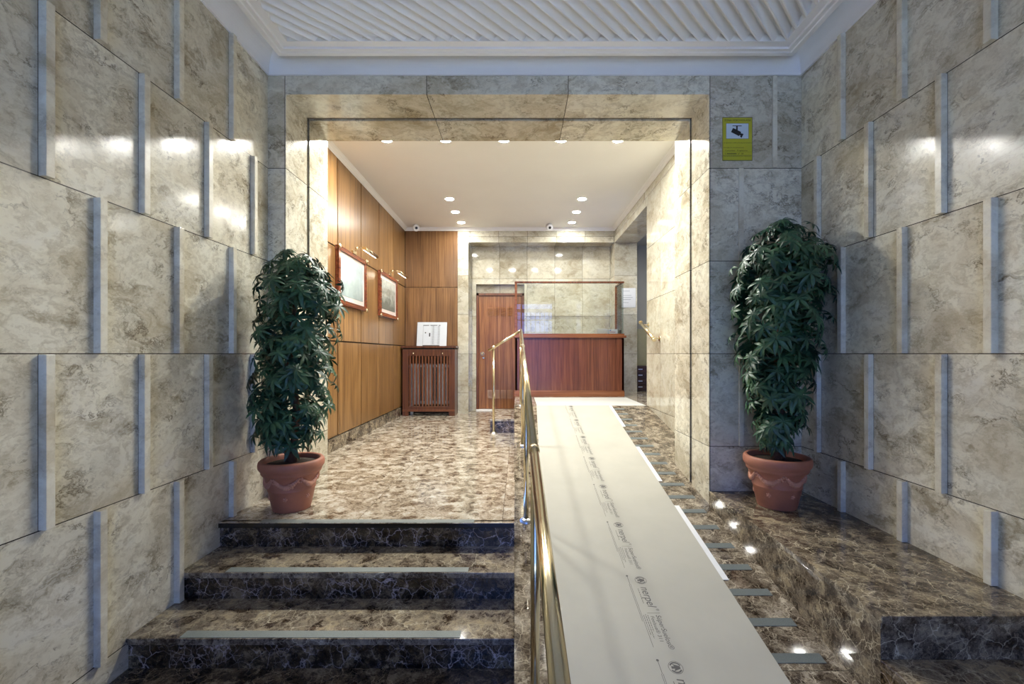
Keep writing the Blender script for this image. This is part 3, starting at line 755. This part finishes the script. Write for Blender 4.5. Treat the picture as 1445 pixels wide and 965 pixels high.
# short brass handrail on the right hall wall
wh = empty('wall_handrail', (HXR, 5.38, 1.3), 'short sloping brass handrail fixed to the right marble wall', 'handrail')
a, c = Vector((HXR - 0.085, 5.10, 1.195)), Vector((HXR - 0.085, 5.66, 1.43))
under(mb('brasspale').tube([a, c], 0.021, 20).tube([a - (c - a).normalized() * 0.012, a + (c - a).normalized() * 0.004], 0.025, 20).tube([c - (c - a).normalized() * 0.004, c + (c - a).normalized() * 0.012], 0.025, 20), 'rail', wh)
for t in (0.1, 0.9):
    p = a.lerp(c, t)
    under(mb('brass').tube([p, p + Vector((0.06, 0, -0.01)), (HXR - 0.004, p.y, p.z - 0.01)], 0.008, 10).tube([(HXR - 0.008, p.y, p.z - 0.01), (HXR, p.y, p.z - 0.01)], 0.032, 20), 'bracket', wh)

# ------------------------------------------------------------------ coverings and anti-slip strips on the ramp
def on_ramp(x, y, h): return (x, y, zr(y) + h)
def ramp_slab(b, xl0, xr0, ya, xl1, xr1, yb, h0, h1):   # ya nearer
    b.hexa([on_ramp(xl0, ya, h0), on_ramp(xr0, ya, h0), on_ramp(xr1, yb, h0), on_ramp(xl1, yb, h0),
            on_ramp(xl0, ya, h1), on_ramp(xr0, ya, h1), on_ramp(xr1, yb, h1), on_ramp(xl1, yb, h1)])
    return b
strip0 = ramp_slab(mb('strip'), 0.25, 1.322, -0.0245 + 3.31, 0.25, 1.322, 0.0245 + 3.31, 0.0003, 0.002)
cy, cz = 3.31, zr(3.31)
strip0.v = [(x - 0.78, y - cy, z - cz) for x, y, z in strip0.v]
first = None
for k in range(20):
    y = 5.51 - 0.2 * k
    lab = 'dark grey anti-slip strip on the ramp, number %d down from the platform' % (k + 1)
    ordn = ('topmost', 'second', 'third', 'fourth', 'fifth', 'sixth', 'seventh', 'eighth', 'ninth', 'tenth', 'eleventh', 'twelfth', 'thirteenth', 'fourteenth', 'fifteenth', 'sixteenth', 'seventeenth', 'eighteenth', 'nineteenth', 'twentieth')[k]
    lab = 'dark grey anti-slip strip beside the card runner, %s down the ramp' % ordn
    if first is None:
        o = strip0.build('ramp_strip', loc=(0.78, y, zr(y))); first = o
    else:
        o = first.copy(); COL.objects.link(o); o.location = (0.78, y, zr(y))
    tag(o, lab, 'anti-slip strip', 'anti-slip strips across the ramp')
first = None
for k, (y, z, nmz) in enumerate(((2.678, 0.0, 'top'), (2.368, -0.147, 'middle'), (2.048, -0.294, 'lowest visible'))):
    if first is None:
        o = mb('stepstrip').box(-0.654, 0.654, 0, 0.05, 0.0, 0.002).build('step_strip', loc=(-0.928, y, z)); first = o
    else:
        o = first.copy(); COL.objects.link(o); o.location = (-0.928, y, z)
    tag(o, 'grey anti-slip strip on the edge of the %s stair' % nmz, 'anti-slip strip', 'anti-slip strips on the stair edges')
PL = lambda y: 0.14 + (y - 1.9) * 0.0235
PR = lambda y: 1.106 + (y - 1.79) * 0.0135
b = mb('paper'); N = 16; ya, yb = y0 + 0.05, PY - 0.01
for i in range(N):
    a, c = ya + (yb - ya) * i / N, ya + (yb - ya) * (i + 1) / N
    ramp_slab(b, PL(a), PR(a), a, PL(c), PR(c), c, 0.0045, 0.006)
pp = tag(b.build('card_runner'), 'long pale grey protective card runner printed with logos down the ramp', 'floor covering')
# printed logos; s runs down the ramp, t across it
b = mb('ink'); H = 0.0064
cs = math.sqrt(1 + SL * SL)
def run(yk, xk):
    return lambda u, v: on_ramp(xk + v, yk - u / cs, H)
def disc(b, yk, xk, r0, r1, n=24, a0=0, a1=2 * PI):
    k = len(b.v)
    for i in range(n + 1):
        a = a0 + (a1 - a0) * i / n
        for r in (r0, r1): b.v.append(on_ramp(xk + r * math.cos(a), yk - r * math.sin(a), H))
    for i in range(n): b.face((k + 2 * i, k + 2 * i + 1, k + 2 * i + 3, k + 2 * i + 2))
def bar(b, yk, u0, u1, x, wd):
    f = run(yk, 0); k = len(b.v)
    b.v += [f(u0, x - wd / 2), f(u1, x - wd / 2), f(u1, x + wd / 2), f(u0, x + wd / 2)]; b.face((k, k + 1, k + 2, k + 3))
rr = random.Random(3)
for k in range(9):
    yk = 5.60 - 0.5345 * k
    if yk < ya + 0.3: break
    X = 0.664
    disc(b, yk, X, 0.029, 0.031); disc(b, yk, X, 0.020, 0.026, 20, 0.5, 2.6); disc(b, yk, X, 0.020, 0.026, 20, 3.6, 5.9)
    f = run(yk, X); n = len(b.v)      # arrow inside the ring
    b.v += [f(*q) for q in ((-0.006, 0.019), (-0.018, -0.012), (-0.006, -0.004), (-0.006, -0.018), (0.006, -0.018), (0.006, -0.004), (0.018, -0.012), (0.006, 0.019))]
    b.face([n, n + 1, n + 2, n + 7]); b.face([n + 7, n + 2, n + 5, n + 6]); b.face([n + 2, n + 3, n + 4, n + 5])
    put_text(b, 'nerpel', 0.062, run(yk - 0.050, X - 0.016), 0.18, fit=0.145)
    put_text(b, '®', 0.02, run(yk - 0.205, X + 0.018))
    bar(b, yk, 0.236, 0.238, X - 0.002, 0.062)
    put_text(b, 'SüperSuelos®', 0.034, run(yk - 0.245, X + 0.005), 0.2, fit=0.20)
    put_text(b, 'Feelsua® 311', 0.024, run(yk - 0.252, X - 0.023), 0.1, fit=0.15)
    for x, u0, u1 in ((X - 0.032, 0.065, 0.172), (X - 0.034, 0.25, 0.35), (X - 0.044, 0.245, 0.39), (X - 0.054, 0.25, 0.37)):
        u = u0
        while u < u1:
            q = rr.uniform(0.006, 0.016); bar(b, yk, u, min(u1, u + q), x, 0.0028); u += q + 0.003
    disc(b, yk + 0.035, X - 0.066, 0.0, 0.006, 12)
    bar(b, yk, -0.03, 0.03, X - 0.066, 0.0022); bar(b, yk, 0.03, 0.44, X - 0.063, 0.0018); bar(b, yk, 0.03, 0.29, X - 0.070, 0.0018)
pr_ = b.build('printed_lettering', pp, label='grey printed logos and lettering')
for i, (a, c, nmz) in enumerate(((4.86, 5.64, 'by the platform'), (3.56, 4.28, 'beside the portal'), (2.40, 3.18, 'nearest the stairs foot'))):
    t = ramp_slab(mb('tape'), PR(a) - 0.07, PR(a) + 0.035, a, PR(c) - 0.05, PR(c) + 0.035, c, 0.0025, 0.0040)
    t = tag(t.build('white_tape'), 'white tape strip along the card runner edge, the piece %s' % nmz, 'tape', 'white tape along the card runner')
tag(mb('sheet').box(0.235, 1.64, PY + 0.01, 6.70, PLAT, PLAT + 0.003).build('protective_sheet'), 'white protective sheet across the platform before the desk', 'floor covering')

# ------------------------------------------------------------------ security sign and cameras
sg = empty('warning_sign', (1.59, YF, 2.59), 'yellow video surveillance sign on the marble portal', 'sign')
sx0, sx1, sz0, sz1 = 1.482, 1.700, 2.434, 2.750
under(mb('yellow').box(sx0, sx1, YF - 0.004, YF, sz0, sz1), 'plate', sg)
SYF = YF - 0.0046
def sq(b, u0, u1, v0, v1, lift=0.0):
    W, Hh = sx1 - sx0, sz1 - sz0; n = len(b.v); y = SYF - lift
    b.v += [(sx0 + W * u0, y, sz0 + Hh * v0), (sx0 + W * u1, y, sz0 + Hh * v0), (sx0 + W * u1, y, sz0 + Hh * v1), (sx0 + W * u0, y, sz0 + Hh * v1)]
    b.face((n, n + 1, n + 2, n + 3))
b = mb('ink')
for q in ((0.0, 1, 0, 0.012), (0, 1, 0.988, 1), (0, 0.014, 0, 1), (0.986, 1, 0, 1)): sq(b, *q)
for q in ((0.115, 0.875, 0.50, 0.507), (0.115, 0.875, 0.853, 0.86), (0.115, 0.125, 0.50, 0.86), (0.865, 0.875, 0.50, 0.86)): sq(b, *q, 0.0006)
sq(b, 0.02, 0.98, 0.118, 0.124)
under(b, 'border', sg)
b = mb('signwhite'); sq(b, 0.12, 0.87, 0.505, 0.855, 0.0003); under(b, 'white_field', sg)
b = mb('black')
W, Hh = sx1 - sx0, sz1 - sz0
def sf(u, v, lift=0.0009): return lambda a, c: (sx0 + W * u + a, SYF - lift, sz0 + Hh * v + c)
sq(b, 0.33, 0.64, 0.79, 0.806, 0.0008); sq(b, 0.455, 0.505, 0.69, 0.80, 0.0008)
ang = math.radians(-27)
def rot(cu, cv, pts):
    n = len(b.v)
    for (p, q) in pts:
        b.v.append((sx0 + W * cu + p * math.cos(ang) - q * math.sin(ang), SYF - 0.0009, sz0 + Hh * cv + p * math.sin(ang) + q * math.cos(ang)))
    b.face(list(range(n, n + len(pts))))
rot(0.455, 0.655, [(-0.034, -0.017), (0.032, -0.017), (0.032, 0.017), (-0.034, 0.017)])
rot(0.455, 0.655, [(0.032, -0.008), (0.040, -0.008), (0.040, 0.008), (0.032, 0.008)])
rot(0.455, 0.655, [(0.040, -0.017), (0.054, -0.02), (0.054, 0.012), (0.040, 0.01)])
put_text(b, 'ZONA VIDEOVIGILADA', 0.02, sf(0.06, 0.905), fit=W * 0.88)
put_text(b, 'LEY ORGANICA 15/1999 DE PROTECCION DE DATOS', 0.0105, sf(0.03, 0.395), fit=W * 0.94)
put_text(b, 'PUEDE EJERCITAR SUS DERECHOS ANTE:', 0.0095, sf(0.03, 0.285), fit=W * 0.68)
put_text(b, 'Comunidad   Propietarios', 0.0145, sf(0.08, 0.215), fit=W * 0.75)
sq(b, 0.03, 0.97, 0.198, 0.201, 0.0008)
put_text(b, 'C/              nº 18', 0.0145, sf(0.07, 0.143), fit=W * 0.62)
for i in range(7): sq(b, 0.16 + i * 0.045, 0.19 + i * 0.045, 0.146, 0.17, 0.0008)
put_text(b, 'PUEDE EJERCER SUS DERECHOS DE ACCESO Y CANCELACION', 0.0085, sf(0.03, 0.092), fit=W * 0.92)
under(b, 'lettering', sg)

def cctv(x, y, z, label, aim):
    o = empty('security_camera', (x, y, z), label, 'security camera', 'white security cameras under the hall ceiling')
    under(mb('whiteplastic').lathe([(0.0, HC - z), (0.035, HC - z), (0.035, HC - z - 0.012), (0.016, HC - z - 0.02), (0.014, 0.02)], (x, y, z), 20), 'mount', o)
    d = Vector(aim).normalized(); p = Vector((x, y, z))
    under(mb('whiteplastic').tube([p - d * 0.06, p - d * 0.05, p + d * 0.055, p + d * 0.062], [0.04, 0.052, 0.055, 0.050], 22), 'housing', o)
    under(mb('black').tube([p + d * 0.060, p + d * 0.066], 0.022, 20), 'lens', o, label='black round lens')
cctv(-1.73, 7.40, 3.145, 'small white security camera in the hall corner above the wood panel', (0.35, -1, -0.25))
cctv(0.51, 7.36, 3.155, 'small white security camera above the reception desk', (0.15, -1, -0.55))

# ------------------------------------------------------------------ potted shrubs
def leaf_template(r, n=8):
    """one palmate leaf: leaflets radiating from a stalk end, folded and drooping"""
    vs, fs = [], []
    for k in range(n):
        a = 2 * PI * (k + 0.5) / n + r.uniform(-0.14, 0.14)
        L = 0.098 * (0.72 + 0.28 * abs(math.cos(a / 2))) * r.uniform(0.88, 1.12); W = 0.0125 * r.uniform(0.85, 1.2)
        droop = r.uniform(0.25, 0.75)
        ca, sa = math.cos(a), math.sin(a); base = len(vs)
        for (t, w) in ((0.04, 0.15), (0.25, 0.7), (0.5, 1.0), (0.75, 0.7), (1.0, 0.04)):
            d = t * L; z = -droop * L * t * t * 0.9 + 0.10 * L * t
            for s_, dz in ((-1, 0.004), (0, 0.0), (1, 0.004)):
                x, y = d, s_ * W * w
                vs.append(Vector((x * ca - y * sa, x * sa + y * ca, z + dz * w)))
        for i in range(4):
            for j in range(2):
                q = base + i * 3 + j
                fs.append((q, q + 1, q + 4, q + 3))
    return vs, fs
def shrub(base, spine, count, seed, label, trunk):
    """spine: (height, dx, dy, radius) of the crown"""
    r = random.Random(seed); bx, by, bz = base
    o = empty('potted_shrub', base, label, 'potted plant', 'potted shrubs either side of the portal')
    prof = [(0.0, 0.0), (0.112, 0.0), (0.117, 0.006), (0.116, 0.014), (0.120, 0.02), (0.143, 0.135), (0.146, 0.138), (0.146, 0.143), (0.144, 0.146), (0.166, 0.238),
            (0.178, 0.24), (0.184, 0.25), (0.182, 0.262), (0.190, 0.268), (0.199, 0.282), (0.202, 0.303), (0.198, 0.322), (0.190, 0.331), (0.178, 0.332), (0.170, 0.325), (0.166, 0.30), (0.155, 0.26)]
    b = mb('terra'); b.lathe(prof, seg=56); pot = b.build('pot', o)
    def surf(ph, z):
        rad = 0.144 + (0.166 - 0.144) * (z - 0.146) / (0.238 - 0.146) if z > 0.146 else 0.120 + (0.143 - 0.120) * (z - 0.02) / 0.115
        return (rad * math.cos(ph), rad * math.sin(ph), z)
    for g_ in range(6):
        b = mb('terra_relief')                                # swags and small rosettes in relief
        p0 = 2 * PI * g_ / 6 + 0.3
        for i in range(15):
            t = i / 14; ph = p0 + t * 0.95; z = 0.225 - 0.05 * math.sin(PI * t)
            b.blob(surf(ph, z), 0.008 + 0.008 * math.sin(PI * t) + r.uniform(0, 0.003), 6, 4)
            if 2 < i < 12: b.blob(surf(ph + r.uniform(-0.03, 0.03), z + r.uniform(-0.016, 0.016)), 0.0085, 6, 4)
        for i in range(6):
            a = 2 * PI * i / 6
            b.blob(surf(p0 - 0.05 + 0.085 * math.cos(a), 0.213 + 0.012 * math.sin(a)), 0.0065, 6, 4)
        b.build('garland', pot)
        b = mb('terra_relief')
        for i in range(5):
            a = 2 * PI * i / 5
            b.blob(surf(p0 + 0.4 + 0.075 * math.cos(a), 0.095 + 0.010 * math.sin(a)), 0.0058, 6, 4)
        b.blob(surf(p0 + 0.4, 0.095), 0.006, 6, 4)
        b.build('rosette', pot)
    b = mb('soil'); b.lathe([(0.0, 0.302), (0.08, 0.306), (0.168, 0.297)], seg=30); b.build('soil', o)
    b = mb('bark')
    for pts, rad in trunk: b.tube(pts, [rad * (1 - 0.6 * i / (len(pts) - 1)) for i in range(len(pts))], 10)
    b.build('trunk', o)
    temps = [leaf_template(r, n) for n in (7, 8, 8, 9, 7, 8)]
    b = mb('leaf'); hs = [s[0] for s in spine]
    def at(h):
        for p, q in zip(spine, spine[1:]):
            if p[0] <= h <= q[0]:
                t = (h - p[0]) / (q[0] - p[0]); return [p[i] + (q[i] - p[i]) * t for i in range(4)]
        return spine[-1]
    wts = []; N = 60
    hh = [hs[0] + (hs[-1] - hs[0]) * (i + 0.5) / N for i in range(N)]
    wts = [max(0.02, at(h)[3]) for h in hh]
    for c in range(count):
        h = r.choices(hh, wts)[0] + r.uniform(-0.02, 0.02)
        _, dx, dy, rad = at(max(hs[0], min(hs[-1], h)))
        a = r.uniform(0, 2 * PI); q = rad * math.sqrt(r.uniform(0.10, 1.0)) * r.uniform(0.86, 1.22)
        out = Vector((math.cos(a), math.sin(a), 0))
        c0 = Vector((dx, dy, h)) + out * q
        top = max(0.0, (h - hs[-1] + 0.25) / 0.25)
        nrm = (out * (q / max(rad, 0.05)) * 1.0 + Vector((0, 0, 0.55 + 0.9 * top)) + Vector((r.uniform(-.4, .4), r.uniform(-.4, .4), r.uniform(-.3, .3)))).normalized()
        # the leaf's first axis points outwards and down
        ax = (out + Vector((0, 0, -0.6 + 0.5 * top)) + Vector((r.uniform(-.5, .5), r.uniform(-.5, .5), 0)))
        ax = (ax - nrm * ax.dot(nrm)).normalized(); ay = nrm.cross(ax)
        sc = r.uniform(0.62, 1.0)
        vs, fs = r.choice(temps); n = len(b.v)
        for v in vs:
            p = c0 + (ax * v.x + ay * v.y + nrm * v.z) * sc
            wx, wy = p.x + bx, p.y + by
            lim = 3.175
            if wy > lim - 0.05: wy = lim - 0.05 * math.exp(-(wy - lim + 0.05) / 0.05)
            if wx < XL + 0.08: wx = XL + 0.04 + 0.04 * math.exp((wx - XL - 0.08) / 0.04)
            if wx > XR - 0.08: wx = XR - 0.04 - 0.04 * math.exp(-(wx - XR + 0.08) / 0.04)
            z = max(p.z, 0.312 if (p.x ** 2 + p.y ** 2) < 0.21 ** 2 else 0.15)
            b.v.append((wx - bx, wy - by, z))
        for f in fs: b.face([n + i for i in f], True)
    me = b
    fo = bpy.data.meshes.new('foliage'); fo.from_pydata(b.v, [], b.f); fo.materials.append(MT['leaf'])
    fo.polygons.foreach_set('use_smooth', [True] * len(b.f)); fo.update()
    ob = bpy.data.objects.new('foliage', fo); COL.objects.link(ob); ob.parent = o
    return o
shrub((-1.517, 2.94, 0.0),
      [(0.40, -0.03, 0, 0.11), (0.50, -0.02, 0, 0.19), (0.70, 0.0, 0, 0.235), (1.0, 0.01, 0, 0.235), (1.25, 0.04, 0, 0.255), (1.45, 0.06, 0, 0.265), (1.60, 0.02, 0, 0.20), (1.71, 0.0, 0, 0.10)],
      520, 11, 'tall leafy shrub in a terracotta pot on the hall floor by the stairs',
      [([(0.0, 0, 0.29), (0.03, 0, 0.6), (0.0, 0.02, 1.0), (0.02, 0, 1.5)], 0.028), ([(-0.04, 0.02, 0.29), (-0.05, 0, 0.8), (0.0, 0, 1.3)], 0.018)])
shrub((1.70, 2.895, 0.03),
      [(0.40, -0.01, 0, 0.09), (0.52, 0.0, 0, 0.15), (0.72, 0.01, 0, 0.18), (0.95, 0.0, 0, 0.225), (1.2, 0.0, 0, 0.265), (1.45, 0.03, 0, 0.295), (1.65, 0.06, 0, 0.285), (1.77, 0.065, 0, 0.20), (1.86, 0.065, 0, 0.10)],
      540, 23, 'tall leaning leafy shrub in a terracotta pot on the marble plinth',
      [([(0.0, 0, 0.29), (-0.01, 0, 0.6), (0.02, 0.02, 1.0), (0.06, 0, 1.6)], 0.034), ([(0.05, 0.02, 0.29), (0.03, 0, 0.8), (0.0, 0, 1.3)], 0.02)])
